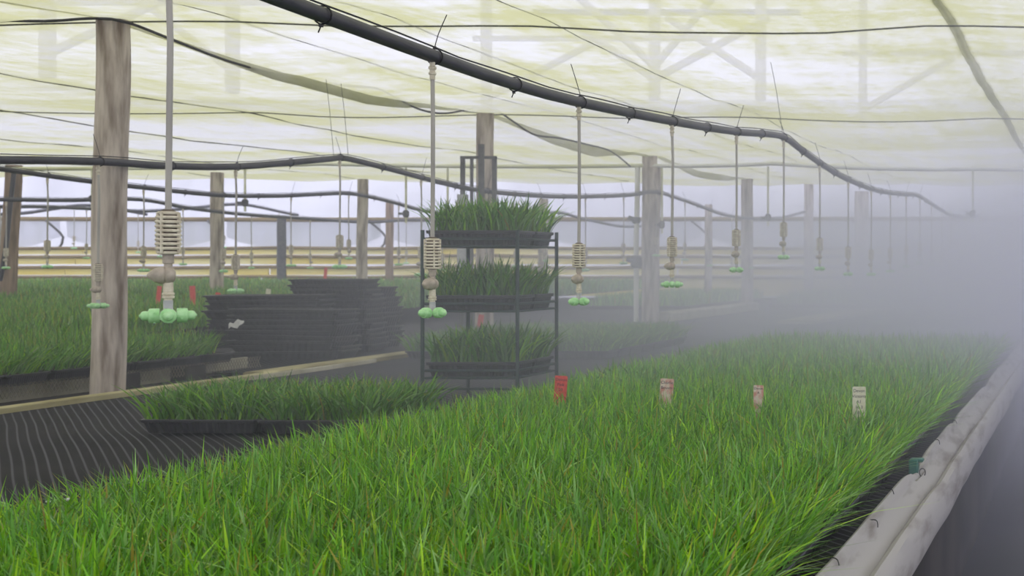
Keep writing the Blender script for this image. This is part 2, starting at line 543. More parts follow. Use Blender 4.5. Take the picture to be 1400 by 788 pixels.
for px0, py0, px1, py1, Y, r, m, lab in (
        (8, 384, 19, 226, 18.6, .105, M_wood2, 'brown leaning far post at the edge of the grass with a hose tied to it'),
        (296, 378, 297, 236, 21.5, .10, M_wood, 'grey far wooden post rising out of the grass behind the tray stacks'),
        (494, 378, 496, 245, 23.0, .09, M_wood, 'pale grey far post with square top behind the tall tray stack'),
        (532, 345, 533, 275, 26.5, .075, M_wood2, 'short reddish brown post far beyond the grey square-topped post'),
        (742, 395, 743, 272, 24.0, .085, M_wood, 'hazy slim grey post just visible beyond the rack'),
        (968, 380, 969, 280, 25.5, .075, M_wood, 'faint thin post with a small bracket on top, in the mist'),
        (385, 345, 385, 298, 28.0, .09, M_steel, 'dark far support post in front of the plastic curtain'),
        (1178, 330, 1178, 262, 28.0, .16, M_wood, 'faint thick far post deep in the mist')):
    b = P(px0, py0, Y); b.z = 0.0
    round_post('far_post', b, P(px1, py1, Y), r, r * .95, m, lab, px0 % 7, 12, 10, group=FG)
    if px0 == 8:
        bm = bmesh.new(); add_tube(bm, smooth_path([P(0, 384, 18.3), P(8, 340, 18.3), P(13, 290, 18.4), P(20, 228, 18.4)]), .03, 6)
        tag(obj('hose', bm, M_pipe), 'dark hose strapped up the brown leaning far post', 'hose')

# props above the shade cloth, seen through it as pale bars
for i, (px, py0, Y, br) in enumerate(((65, 80, 11.0, 1), (318, 110, 12.0, -1), (665, 120, 14.0, 1), (895, 92, 12.5, 2), (1040, 80, 12.5, -1), (1180, 130, 15, 1))):
    p = P(px, py0, Y)
    rt = empty('roof_prop', (p.x, Y, 0), label=f'{ordw[i]} upright roof timber showing through the cloth, counted from the big post', cat='timber', group='roof timbers above the cloth')
    bm = bmesh.new(); add_box(bm, (0, 0, 3.5), (.085, .085, 2.3)); obj('upright', bm, M_beam, rt, smooth=False)
    for s in ((-1, 1) if br == 2 else (br,)):
        for k in range(2 if br == 2 else 1):
            bm = bmesh.new()
            add_tube(bm, [(0, 0, 2.55 + .12 * k), (s * (1.0 - .35 * k), .35 - .6 * k, 3.2 + .1 * k)], .038, 6)
            obj('brace', bm, M_beam, rt)
    bm = bmesh.new(); add_box(bm, (br if br != 2 else 0, .35, 3.25), (2.6, .05, .055)); obj('tie_beam', bm, M_beam, rt, smooth=False)

# --- far wall
wall = grid('wall_back', -34, 10, 30.6, 30.6, 2, 2, lambda x, y: 0, M_film)
wall.data.vertices[0].co = (-34, 30.6, 0); wall.data.vertices[1].co = (10, 30.6, 0)
wall.data.vertices[2].co = (-34, 30.6, 4.6); wall.data.vertices[3].co = (10, 30.6, 4.6)
tag(wall, kind='structure', label='white plastic film end wall')
M_yel = mat('yellowed_board', (.76, .62, .13), (.84, .78, .40), .7, (.35, 3, 2), detail=5)
M_rail = mat('brown_rail', (.16, .11, .035), (.26, .19, .08), .8, (1, 4, 4))
for k, (z, h, y) in enumerate(((.28, .42, 29.4), (.62, .17, 29.7), (.86, .17, 30.0), (1.07, .14, 30.2))):
    for j in range(8):
        bm = bmesh.new(); add_box(bm, (-30 + j * 4.6, y + .02 * (j % 2), z), (4.56, .05, h))
        obj('plank', bm, M_yel, wall, smooth=False)
        bm = bmesh.new(); add_tube(bm, [(-32.3 + j * 4.6, y - .06, z + h / 2 + .02 + .02 * math.sin(j * 2)), (-30 + j * 4.6, y - .06, z + h / 2 - .01), (-27.7 + j * 4.6, y - .06, z + h / 2 + .02 + .02 * math.sin(j * 2 + 2))], .035, 6)
        obj('rail', bm, M_rail, wall)
for j in range(9):
    x0 = -31 + j * 3.7
    bm = bmesh.new()
    rows = []
    for i in range(13):
        t = i / 12
        x = x0 + 3.55 * t
        zb = 1.13 + .28 * abs(2 * t - 1) ** 3
        rows.append([bm.verts.new((x, 30.35 + .05 * math.sin(t * 25 + j) * (1 - u), 1.80 - (1.80 - zb) * (1 - u))) for u in (0, .35, .7, 1)])
    for a, b in zip(rows, rows[1:]):
        for k in range(3): bm.faces.new((a[k], b[k], b[k + 1], a[k + 1]))
    obj('curtain_panel', bm, M_curtain, wall)
    bm = bmesh.new(); add_tube(bm, smooth_path([(x0 - .1, 30.25, 1.13), (x0 + .05, 30.2, 1.4), (x0 - .35, 30.2, 1.78)]), .025, 6)
    obj('tie_rope', bm, M_steel, wall)
bm = bmesh.new(); add_tube(bm, [(-32, 30.3, 1.84), (-18, 30.3, 1.80), (-6, 30.3, 1.82), (8, 30.3, 1.8)], .05, 8)
obj('curtain_rail', bm, M_rail, wall)

# --- kerbs
def kerb(name, pts, wd, h, m, label, group=None):
    bm = bmesh.new()
    rows = []
    pts = [Vector(p) for p in pts]
    for i, p in enumerate(smooth_path(pts, .2)):
        j = .012 * nz(p.y * 1.2, p.x, 3)
        rows.append([bm.verts.new((p.x + dx * wd + j, p.y, p.z + dz)) for dx, dz in ((-.5, -.08), (-.5, h * .8), (-.38, h), (.38, h), (.5, h * .8), (.5, -.08))])
    for a, b in zip(rows, rows[1:]):
        for k in range(5): bm.faces.new((a[k], a[k + 1], b[k + 1], b[k]))
    bm.faces.new(rows[0]); bm.faces.new(rows[-1][::-1])
    return tag(obj(name, bm, m), label, 'kerb', group)


kerb('timber_kerb', [(-5.80, 5.6, 0), (-5.79, 8, 0), (-5.76, 9.3, 0)], .06, .035, M_timber, 'thin yellowed timber kerb at the foot of the big wooden post', 'kerbs along the post row')
kerb('timber_kerb', [(-5.84, 9.2, 0), (-5.86, 10.5, .0), (-5.88, 12.9, 0)], .16, .04, M_timber, 'wider yellowed timber kerb in front of the black tray stacks', 'kerbs along the post row')
kerb('pale_kerb', [(-5.74, 9.0, 0), (-5.72, 9.7, 0), (-5.76, 10.6, 0)], .035, .03, M_kerb, 'thin whitish strip lying along the timber kerb', 'kerbs along the post row')
kerb('concrete_kerb', [(-5.84, 18.0, 0), (-5.80, 20, .0), (-5.78, 22.6, 0)], .22, .13, M_kerb, 'pale concrete kerb running from the post with white riser pipe', 'kerbs along the post row')
kerb('concrete_kerb', [(-3.85, 17.3, 0), (-3.7, 19.5, .02), (-3.55, 22, 0)], .5, .05, M_kerb, 'hazy pale kerb just beyond the far end of the front grass', 'kerbs along the post row')

# --- rolled white liner edge of the front bed
bm = bmesh.new()
rows = []
prof = ((-.024, -.06), (-.024, .02), (-.020, .040), (-.010, .046), (.000, .040), (.006, .026), (.014, .012), (.036, -.004), (.052, -.018), (.060, -.030), (.068, -.021), (.086, -.012), (.102, -.022), (.115, -.045), (.123, -.08), (.123, -.115), (.112, -.14))
for i in range(260):
    Y = 1.0 + i * .09
    wob = .008 * nz(Y * .9, 2) + .003 * nz(Y * 3.2, 5)
    dip = -.035 * math.exp(-((Y - 4.95) / .16) ** 2) - .02 * math.exp(-((Y - 6.4) / .12) ** 2) - .02 * math.exp(-((Y - 8.3) / .2) ** 2)
    row = []
    for k, (q, z) in enumerate(prof):
        e = .0035 * nz(Y * 2.2 + k * .37, k * .8, 9)
        row.append(bm.verts.new((-.645 + q + wob + e * .7, Y, z + (dip if k < 6 else dip * .2) + e + .008 * nz(Y * .8, k * .2, 3))))
    rows.append(row)
for a, b in zip(rows, rows[1:]):
    for k in range(len(prof) - 1): bm.faces.new((a[k], a[k + 1], b[k + 1], b[k]))
liner = tag(obj('bed_liner', bm, M_liner), 'rolled dirty white plastic liner edging the front bed by the path', 'liner')
for k, (Y, dx, dz) in enumerate(((3.35, .0, .04), (3.9, .012, .03), (4.35, -.01, .045), (5.6, .0, .04), (3.6, .075, -.065), (4.15, .085, -.065), (6.3, .0, .04))):
    bm = bmesh.new()
    a = Vector((-.645 + dx, Y, dz))
    add_tube(bm, smooth_path([a + Vector((-.022, .012 * (-1) ** k, .010)), a + Vector((-.008, .004, .009)), a + Vector((.004, -.006, .006)), a + Vector((.010, -.016 * (1 + k % 2), -.006))], .01), .0016, 5)
    obj('tie_wire', bm, M_tie, liner)
clip = empty('liner_clip', (-.665, 4.98, .0), label='green plastic clip with a wire ring on the white liner edge', cat='clip')
bm = bmesh.new(); add_box(bm, (0, 0, .03), (.035, .05, .06)); add_box(bm, (.012, 0, .055), (.05, .04, .014))
bmesh.ops.bevel(bm, geom=bm.edges[:], offset=.004, segments=1, affect='EDGES')
obj('clip_body', bm, M_clip, clip)
bm = bmesh.new(); add_tube(bm, [(.035 + .011 * math.cos(a), -.026, .012 + .015 * math.sin(a)) for a in np.linspace(0, 2 * PI, 15)], .0024, 5, cap=False)
obj('ring', bm, M_steel, clip)

# ------------------------------------------------------------------ grass
GREENS = np.array([(.170, .40, .024), (.240, .49, .022), (.110, .30, .030), (.34, .56, .024), (.24, .43, .14), (.125, .32, .060)])


def blades(name, roots, h, width, lean, lean_dir=None, m=M_grass, seg=2, tone=1.0, parent=None, curl=.5, yellow=.02, weights=None):
    """one mesh of curved tapering blades: roots (n,3), heights, widths, sideways reach as a share of height"""
    n = len(roots)
    h = np.broadcast_to(h, n); width = np.broadcast_to(width, n); lean = np.broadcast_to(lean, n)
    a = rng.uniform(0, 2 * PI, n) if lean_dir is None else lean_dir
    d = np.stack([np.cos(a), np.sin(a), np.zeros(n)], 1)
    fa = rng.uniform(0, 2 * PI, n)
    s = np.stack([np.cos(fa), np.sin(fa), np.zeros(n)], 1)
    ts = np.linspace(0, 1, seg + 2)
    V = np.zeros((n, 2 * (seg + 1) + 1, 3))
    for i, t in enumerate(ts):
        c = roots + d * (lean * h * (t * (1 - curl) + curl * t * t))[:, None]
        c[:, 2] += h * (t - .32 * np.minimum(lean, 1.3) * t * t)
        if i <= seg:
            wv = width * (.75 + .6 * t - 1.1 * t * t) * .5
            V[:, 2 * i] = c - s * wv[:, None]
            V[:, 2 * i + 1] = c + s * wv[:, None]
        else:
            V[:, -1] = c
    nv = V.shape[1]
    base = (np.arange(n) * nv)[:, None]
    quads = np.concatenate([base + np.array([2 * i, 2 * i + 1, 2 * i + 3, 2 * i + 2]) for i in range(seg)], 0) if seg else np.zeros((0, 4), int)
    tris = base + np.array([nv - 3, nv - 2, nv - 1])
    loops = np.concatenate([quads.ravel(), tris.ravel()]).astype(np.int32)
    starts = np.concatenate([np.arange(len(quads)) * 4, len(quads) * 4 + np.arange(len(tris)) * 3]).astype(np.int32)
    me = bpy.data.meshes.new(name)
    me.vertices.add(n * nv); me.loops.add(len(loops)); me.polygons.add(len(starts))
    me.vertices.foreach_set('co', V.astype(np.float32).ravel())
    me.loops.foreach_set('vertex_index', loops)
    me.polygons.foreach_set('loop_start', starts)
    me.update(calc_edges=True)
    col = GREENS[rng.choice(len(GREENS), n, p=weights)] * rng.uniform(.5, 1.4, (n, 1)) * tone
    y = rng.random(n) < yellow
    col[y] = np.array((.40, .33, .05)) * rng.uniform(.6, 1.2, (y.sum(), 1))
    cc = np.ones((n, nv, 4), np.float32)
    cc[:, :, :3] = col[:, None, :]
    tip = rng.random(n) < .10
    cc[tip, -1, :3] = (.42, .34, .08)
    at = me.attributes.new('blade', 'FLOAT_COLOR', 'POINT')
    at.data.foreach_set('color', cc.ravel())
    me.polygons.foreach_set('use_smooth', [True] * len(starts))
    me.validate()
    o = obj(name, me, m, parent)
    o['kind'] = 'stuff'
    return o


def scatter(x0, x1, y0, y1, dens):
    n = int((x1 - x0) * (y1 - y0) * dens)
    return np.stack([rng.uniform(x0, x1, n), rng.uniform(y0, y1, n)], 1)


# front bed
BX0, BX1, BY0, BY1 = -2.93, -.74, 1.75, 11.4
pts, hs, ws = [], [], []
for y0, y1, dens, wd in ((BY0, 4.3, 3300, .0082), (4.3, 7.3, 3200, .0085), (7.3, BY1, 2100, .0110)):
    p = scatter(BX0, BX1, y0, y1, dens)
    pts.append(p); ws.append(np.full(len(p), wd))
p = np.concatenate(pts); wd = np.concatenate(ws) * rng.uniform(.6, 1.3, len(p))
patch = np.array([nz(x * 1.1, y * 1.1, 2) + .6 * nz(x * 4, y * 4, 7) for x, y in p])
edge_r = np.clip(1 - (BX1 - p[:, 0]) / .22, 0, 1)
edge_l = np.clip(1 - (p[:, 0] - BX0) / .16, 0, 1)
hh = np.clip(.158 + .030 * patch + rng.normal(0, .028, len(p)), .06, .27) * (1 - .22 * edge_l)
ln = np.abs(rng.normal(.42, .38, len(p))) + .75 * edge_r * rng.uniform(.0, 1, len(p)) + .35 * edge_l * rng.uniform(0, 1, len(p))
la = rng.uniform(0, 2 * PI, len(p))
la = np.where(rng.random(len(p)) < edge_r * 1.4, rng.normal(-.25, .85, len(p)), la)
la = np.where(rng.random(len(p)) < edge_l * .9, PI + rng.normal(0, .7, len(p)), la)
roots = np.column_stack([p, np.full(len(p), .048)])
g = blades('front_grass', roots, hh, wd, ln, la, yellow=.018, weights=(.25, .14, .24, .08, .13, .16), tone=1.07)
tag(g, 'dense bright green grass seedlings filling the front bed', 'grass', kind='stuff')
bm = bmesh.new(); add_box(bm, ((BX0 + BX1) / 2 - .25, (BY0 + BY1) / 2, .024), (BX1 - BX0 - .62, BY1 - BY0 - .02, .046))
tag(obj('potting_soil', bm, M_soil, smooth=False), 'dark potting mix under the front grass', 'soil', kind='stuff')


# ------------------------------------------------------------------ trays
TL, TW, TH = .55, .30, .065


def tray_mesh(open_grid):
    """ribbed tapering plug tray with a turned-out lip"""
    bm = bmesh.new()
    per = []
    nl, nw = 34, 18
    def side(a, b, n):
        for i in range(n): per.append((a[0] + (b[0] - a[0]) * i / n, a[1] + (b[1] - a[1]) * i / n))
    hx, hy = .5, .5
    side((-hx, -hy), (hx, -hy), nl); side((hx, -hy), (hx, hy), nw); side((hx, hy), (-hx, hy), nl); side((-hx, hy), (-hx, -hy), nw)
    def ring(L, W, z, rib=0):
        out = []
        for i, (u, v) in enumerate(per):
            k = 1 - (rib if i % 2 else 0)
            x, y = u * L, v * W
            cx = abs(u) > .499; cy = abs(v) > .499
            if rib:
                if cy and not cx: y *= 1 - rib / W * (i % 2)
                if cx and not cy: x *= 1 - rib / L * (i % 2)
            if cx and cy: x *= .985; y *= .975
            out.append(bm.verts.new((x, y, z)))
        return out
    R = [ring(TL - .05, TW - .05, 0, .010), ring(TL - .022, TW - .022, TH - .016, .010), ring(TL - .020, TW - .020, TH - .015), ring(TL - .004, TW - .004, TH - .014), ring(TL, TW, TH - .003), ring(TL - .003, TW - .003, TH), ring(TL - .026, TW - .026, TH), ring(TL - .032, TW - .032, TH - .02)]
    for a, b in zip(R, R[1:]):
        for k in range(len(per)): bm.faces.new((a[k], a[(k + 1) % len(per)], b[(k + 1) % len(per)], b[k]))
    bm.faces.new(R[0][::-1]); bm.faces.new(R[-1])
    if open_grid:
        for i in range(1, 12): add_box(bm, (-TL / 2 + .016 + i * (TL - .032) / 12, 0, TH - .012), (.006, TW - .03, .020))
        for i in range(1, 6): add_box(bm, (0, -TW / 2 + .016 + i * (TW - .032) / 6, TH - .0125), (TL - .03, .006, .019))
    me = bpy.data.meshes.new('tray')
    bm.to_mesh(me); bm.free()
    me.materials.append(M_tray)
    return me


ME_TRAY, ME_TRAY_OPEN = tray_mesh(False), tray_mesh(True)
bm = bmesh.new(); add_box(bm, (0, 0, TH - .012), (TL - .03, TW - .03, .012)); ME_SOIL = bpy.data.meshes.new('soil'); bm.to_mesh(ME_SOIL); bm.free(); ME_SOIL.materials.append(M_soil)


def tray_grass(n, h, wd, lean, tone=1.0, out=.45):
    tone *= .76
    p = np.column_stack([rng.uniform(-TL / 2 + .015, TL / 2 - .015, n), rng.uniform(-TW / 2 + .015, TW / 2 - .015, n), np.full(n, TH - .008)])
    ang = rng.uniform(0, 2 * PI, n)
    ex, ey = np.abs(p[:, 0]) / (TL / 2), np.abs(p[:, 1]) / (TW / 2)
    e = np.maximum(ex, ey) ** 4
    ang = np.where(rng.random(n) < e * .8, np.arctan2(p[:, 1] * (ey > ex), p[:, 0] * (ex > ey)) + rng.normal(0, .5, n), ang)
    g = blades('grass', p, np.clip(rng.normal(h, h * .17, n), .05, h * 1.6), wd * rng.uniform(.6, 1.25, n), np.abs(rng.normal(lean, .22, n)) + out * e, ang, seg=3, tone=tone, yellow=.008,
               weights=(.18, .10, .28, .04, .25, .15))
    me = g.data
    C.objects.unlink(g); bpy.data.objects.remove(g)
    return me


ME_G = [tray_grass(750, .165, .0115, .42) for _ in range(2)]
ME_GR = [tray_grass(470, .158, .0155, .52, tone=.95) for _ in range(3)]


def plant_tray(loc, rz, label, group, gm=None, soil=True):
    t = empty('seedling_tray', loc, rz, label=label, cat='tray', group=group)
    obj('tray', ME_TRAY, None, t)
    if soil: obj('soil', ME_SOIL, None, t)
    if gm is not None:
        g = obj('grass', gm, None, t); g['kind'] = 'stuff'
    return t


# trays whose ends show along the path side of the front bed
for k in range(32):
    Y = 1.9 + k * .302
    plant_tray((-1.0, Y, 0.0), rng.normal(0, .006), f'{(ordw + ["twenty-third", "twenty-fourth", "twenty-fifth", "twenty-sixth", "twenty-seventh", "twenty-eighth", "twenty-ninth", "thirtieth", "thirty-first", "thirty-second"])[k]} black plug tray from the front along the path edge of the front grass', 'trays along the path edge')

# two by two trays on the ground cloth beside the front bed
spot = [(-4.115, 6.22, 'front tray nearest the big post, of the four grass trays on the cloth'), (-3.56, 6.20, 'front tray nearest the rack, of the four grass trays on the cloth'),
        (-4.10, 6.53, 'rear tray nearest the big post, of the four grass trays on the cloth'), (-3.545, 6.51, 'rear tray nearest the rack, of the four grass trays on the cloth')]
for i, (x, y, lab) in enumerate(spot):
    plant_tray((x, y, .012), -.045 + .02 * (i % 2), lab, 'grass trays lying on the ground cloth', ME_G[i % 2])

# block of trays behind the rack
for i in range(3):
    for j in range(7):
        x, y = -5.35 + i * .56, 10.95 + j * .305
        plant_tray((x, y, .012), rng.normal(0, .01), f'tray of grass on the cloth behind the rack, {ordw[j]} row back, {["beside the kerb", "in the middle file", "beside the open aisle"][i]}', 'grass trays behind the rack', ME_G[(i + j) % 2])

# ------------------------------------------------------------------ three-tier rack
RX0, RX1, RY0, RY1 = -3.83, -3.30, 7.58, 8.12
rack = empty('plant_rack', ((RX0 + RX1) / 2, (RY0 + RY1) / 2, 0), label='dark green three-tier metal rack holding grass trays beside the front bed', cat='rack')
hx, hy = (RX1 - RX0) / 2, (RY1 - RY0) / 2
for sx in (-1, 1):
    for sy in (-1, 1):
        bm = bmesh.new(); add_tube(bm, [(sx * (hx + .008), sy * (hy + .008), 0), (sx * (hx + .008), sy * (hy + .008), .99)], .011, 8)
        obj('leg', bm, M_rack, rack)
SH = (.145, .53, .905)
for z in SH:
    bm = bmesh.new()
    for a, b in (((-hx, -hy), (hx, -hy)), ((hx, -hy), (hx, hy)), ((hx, hy), (-hx, hy)), ((-hx, hy), (-hx, -hy))):
        add_tube(bm, [(a[0], a[1], z + .035), (b[0], b[1], z + .035)], .008, 6)
        add_tube(bm, [(a[0], a[1], z - .008), (b[0], b[1], z - .008)], .006, 6)
    for k in range(5): add_tube(bm, [(-hx, -hy + (k + .5) * 2 * hy / 5, z - .008), (hx, -hy + (k + .5) * 2 * hy / 5, z - .008)], .004, 5)
    obj('shelf', bm, M_rack, rack)
bm = bmesh.new(); add_tube(bm, [(-hx, -hy, .075), (hx, -hy, .075)], .007, 6); obj('cross_rail', bm, M_rack, rack)
tier = ['bottom', 'middle', 'top']
for k, z in enumerate(SH):
    for j in range(2):
        t = plant_tray(((RX0 + RX1) / 2, RY0 + .135 + j * .272, z), 0, f'{["front", "rear"][j]} tray of tall grass on the {tier[k]} shelf of the rack', 'grass trays on the rack', ME_GR[(k + j) % 3])
        t.scale = (.96, .89, 1.3)

# steel frame behind the rack
fr = empty('steel_frame', (-5.93, 12.45, 0), label='thin rusty steel frame standing against the post behind the rack', cat='frame')
for dx in (0, .085, .30):
    bm = bmesh.new(); add_box(bm, (dx, 0, .91 if dx < .2 else 1.42), (.035 if dx != .085 else .02, .03, 1.80 if dx < .2 else .78)); obj('upright', bm, M_steel, fr, smooth=False)
bm = bmesh.new(); add_box(bm, (.15, 0, 1.80), (.335, .034, .026)); obj('top_bar', bm, M_steel, fr, smooth=False)
bm = bmesh.new(); add_box(bm, (.185, -.02, 1.55), (.05, .02, .75)); obj('bracket', bm, M_steel, fr, smooth=False)
bm = bmesh.new(); add_box(bm, (.0, 0, .9), (.08, .06, 1.1)); obj('sleeve', bm, M_greyplast, fr, smooth=False)

# ------------------------------------------------------------------ left bed on blocks
def bed_top(x, Y): return .075 + .009 * max(0, Y - 9) * (1 if Y < 24 else 1)


for k in range(13):
    Y = 5.3 + k * .345 + .17
    if Y > 10: break
    plant_tray((-6.50, Y, .07), PI / 2 + rng.normal(0, .01), f'{ordw[k]} black tray from the front along the kerb edge of the left grass bed', 'trays edging the left bed').scale = (.55, 1.1, 1.1)
for k, Y in enumerate((6.15, 7.35, 8.7, 9.35)):
    bm = bmesh.new(); add_box(bm, (0, 0, 0), (.16, .2, .105)); bmesh.ops.bevel(bm, geom=bm.edges[:], offset=.008, segments=1, affect='EDGES')
    tag(obj('bench_block', bm, M_ground, loc=(-6.42, Y, .02)), f'dark block propping up the left bed, {ordw[k]} from the front along the kerb', 'block', 'blocks under the left bed')
bm = bmesh.new()
for k in range(150):
    Y = 5.6 + k * .03
    for s in (-1, 1):
        add_box(bm, (-6.36 + .0015 * s, Y, .045), (.002, .0035, .10), Matrix.Rotation(s * .6, 3, 'X'))
net = tag(obj('wire_netting', bm, mat('dull_net', (.17, .15, .10), (.26, .23, .16), .7, (9, 9, 9)), smooth=False), 'pale wire netting skirt below the left grass bed', 'netting', kind='stuff')
bm = bmesh.new(); add_box(bm, (-6.47, 7.8, .025), (.02, 4.6, .11)); tag(obj('trim_2', bm, M_kerb, smooth=False), kind='structure', label='drab board behind the netting')


def soil_slab(name, x0, x1, y0, y1, lab):
    o = grid(name, x0, x1, y0, y1, 8, 12, lambda x, y: bed_top(x, y) + .05, M_soil)
    return tag(o, lab, 'soil', kind='stuff')


soil_slab('potting_soil', -16, -6.68, 5.0, 10.1, 'dark potting mix under the left grass')
soil_slab('potting_soil', -30, -8.9, 10.1, 28.6, 'dark potting mix under the far grass')
pp = []
p = scatter(-13.2, -6.36, 5.2, 10.0, 1500)
# rounded corner near the tray stacks
keep = ~((p[:, 1] > 9.3) & (p[:, 0] > -6.9) & (((p[:, 1] - 9.3) / .7) ** 2 + ((p[:, 0] + 6.9) / .55) ** 2 > 1))
keep &= p[:, 0] > -.86 * p[:, 1] - 2.2
p = p[keep]
er = np.clip(1 - (-6.36 - p[:, 0]) / .2, 0, 1)
la = np.where(rng.random(len(p)) < er * 1.2, rng.normal(0, .6, len(p)), rng.uniform(0, 2 * PI, len(p)))
z = np.array([bed_top(x, y) + .055 for x, y in p])
hh = np.clip(.19 + .05 * np.array([nz(x, y, 5) for x, y in p]) + rng.normal(0, .03, len(p)), .07, .3)
W2 = (.17, .10, .30, .03, .24, .16)
tag(blades('left_grass', np.column_stack([p, z]), hh, .0105 * rng.uniform(.6, 1.3, len(p)), np.abs(rng.normal(.35, .25, len(p))) + .7 * er, la, yellow=.006, weights=W2, tone=.80),
    'deep green grass seedlings of the left bed behind the big post', 'grass', kind='stuff')
p = np.concatenate([scatter(-16, -8.7, 10.0, 16, 620), scatter(-24, -8.9, 16, 28.4, 260)])
p = p[(p[:, 0] > -.86 * p[:, 1] - 2.2)]
z = np.array([bed_top(x, y) + .055 for x, y in p])
hh = np.clip(.20 + .04 * np.array([nz(x * .6, y * .6, 5) for x, y in p]) + rng.normal(0, .03, len(p)), .08, .3)
tag(blades('far_grass', np.column_stack([p, z]), hh, np.where(p[:, 1] < 16, .017, .030) * rng.uniform(.6, 1.3, len(p)), np.abs(rng.normal(.35, .25, len(p))), None, seg=1, yellow=.004, weights=W2, tone=.76),
    'far bed of dull green grass reaching to the end wall', 'grass', kind='stuff')
# low hazy green beds right of the far bed
p = np.concatenate([scatter(-8.6, -6.9, 22.5, 28, 420), scatter(-5.6, -.9, 23.5, 28.4, 350)])
z = np.full(len(p), .06)
tag(blades('misty_grass', np.column_stack([p, z]), .24 * rng.uniform(.6, 1.2, len(p)), .03, .3, None, seg=1, weights=W2), 'faint green grass bed in the mist beyond the aisle', 'grass', kind='stuff')
for i, (x0, x1, y0, y1) in enumerate(((-8.7, -6.8, 22.4, 28.1), (-5.7, -.8, 23.4, 28.5))):
    bm = bmesh.new(); add_box(bm, ((x0 + x1) / 2, (y0 + y1) / 2, .03), (x1 - x0, y1 - y0, .07)); tag(obj('potting_soil', bm, M_soil, smooth=False), ['dark soil of the hazy bed beside the aisle', 'dark soil of the bed lost in mist'][i], 'soil', kind='stuff')

# ------------------------------------------------------------------ stacks of empty trays
def stack(x, y, n, z0, sc, rz, words_, top_words, pitch=.038, lean=(0, 0)):
    for k in range(n):
        o = obj('empty_tray', ME_TRAY_OPEN, None)
        o.location = (x + rng.normal(0, .014) + lean[0] * k, y + rng.normal(0, .014) + lean[1] * k, z0 + k * pitch)
        o.rotation_euler = (rng.normal(0, .008), rng.normal(0, .010), rz + rng.normal(0, .05))
        o.scale = (sc[0], sc[1], 1)
        tag(o, top_words if k == n - 1 else f'{ordw[n - 1 - k]} empty black tray from the top of {words_}', 'tray', 'stacked empty black trays')


stack(-6.92, 11.12, 10, .10, (1.62, 1.3), .03, 'the low stack in the left grass', 'topmost empty tray of the low stack in the left grass', pitch=.041)
stack(-6.44, 10.66, 9, .03, (1.60, 1.2), -.04, 'the middle stack by the kerb', 'topmost empty tray of the middle stack by the kerb', pitch=.042)
stack(-6.60, 11.62, 14, .03, (1.12, 1.3), .10, 'the tallest stack', 'topmost empty tray of the tallest stack', pitch=.0435, lean=(-.004, 0))
stack(-6.70, 12.10, 12, .03, (1.15, 1.3), -.06, 'the rear stack', 'topmost empty tray of the rear stack', pitch=.044, lean=(-.004, 0))

# ------------------------------------------------------------------ foggers
cap_h = .85


def fogger():
    t = empty('hanging_fogger', (0, 0, 0))
    bm = bmesh.new(); add_tube(bm, [(0, 0, .24), (.002, 0, .45), (.004, .002, .65), (.0, 0, .815)], .0066, 10); obj('drop_tube', bm, M_tube, t)
    bm = bmesh.new(); add_lathe(bm, [(.0085, .77), (.0085, .785), (.012, .787), (.012, .793), (.009, .795), (.009, .803), (.0125, .805), (.0125, .812), (.0085, .815), (.0085, .838)], n=12); obj('hose_fitting', bm, M_beige, t)
    # ribbed weight: core, ten rings, upright bars
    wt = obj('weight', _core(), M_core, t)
    bm = bmesh.new()
    for k in range(10):
        z = .148 + k * .0104
        r = .0268 if 1 < k < 8 else (.0258 if 0 < k < 9 else .0222)
        add_lathe(bm, [(r - .010, z - .0026), (r - .0015, z - .0034), (r, z), (r - .0015, z + .0034), (r - .010, z + .0026)], n=20)
    obj('ring', bm, M_beige, wt)['kind'] = 'stuff'
    for a in (-2.15, -.5, 1.0, 2.6):
        bm = bmesh.new(); add_box(bm, (.0235 * math.cos(a), .0235 * math.sin(a), .195), (.006, .0042, .096), Matrix.Rotation(a, 3, 'Z')); obj('bar', bm, M_beige, wt)
    bm = bmesh.new(); add_lathe(bm, [(.0085, .105), (.0085, .122), (.0115, .123), (.0115, .144), (.009, .145)], n=14); obj('collar', bm, M_taupe, t)
    bm = bmesh.new()
    Mx = Matrix.Rotation(-PI / 2, 3, 'Y')
    add_lathe(bm, [(.008, -.019), (.016, -.015), (.0205, -.006), (.0205, .0), (.0188, .001), (.0188, .003), (.0205, .004), (.0200, .012), (.0165, .021), (.0165, .0225), (.0145, .024), (.007, .033), (.002, .037)], (-.004, 0, .095), 18, Mx)
    obj('check_valve', bm, M_taupe, t)
    bm = bmesh.new(); add_lathe(bm, [(.0085, .032), (.0085, .040), (.0125, .041), (.0125, .046), (.010, .047), (.0125, .049), (.0125, .053), (.009, .055), (.0105, .056), (.0095, .085)], n=14); obj('valve_stem', bm, M_beige, t)
    bm = bmesh.new(); add_lathe(bm, [(.010, -.012), (.0125, -.009), (.0125, .010), (.0095, .014), (.0095, .036)], n=14)
    for a in range(4):
        M = Matrix.Rotation(a * PI / 2, 3, 'Z') @ Matrix.Rotation(PI / 2, 3, 'Y')
        add_lathe(bm, [(.0095, .004), (.0095, .022)], n=10, M=M)
    obj('cross_body', bm, M_greyplast, t)
    for a in range(4):
        M = Matrix.Rotation(a * PI / 2, 3, 'Z') @ Matrix.Rotation(PI / 2, 3, 'Y')
        bm = bmesh.new()
        add_lathe(bm, [(.013, .016), (.0172, .0168), (.0172, .0345), (.0160, .0375), (.0125, .038), (.0108, .0395), (.0112, .044), (.0108, .049), (.0080, .0522), (.0042, .0535), (.0036, .0555), (.002, .056)], n=12, M=M)
        for k in range(4):
            b = k * PI / 2 + .4
            add_box(bm, M @ Vector((.0165 * math.cos(b), .0165 * math.sin(b), .0265)), (.004, .004, .004))
        obj('nozzle', bm, M_mint, t)
    return t


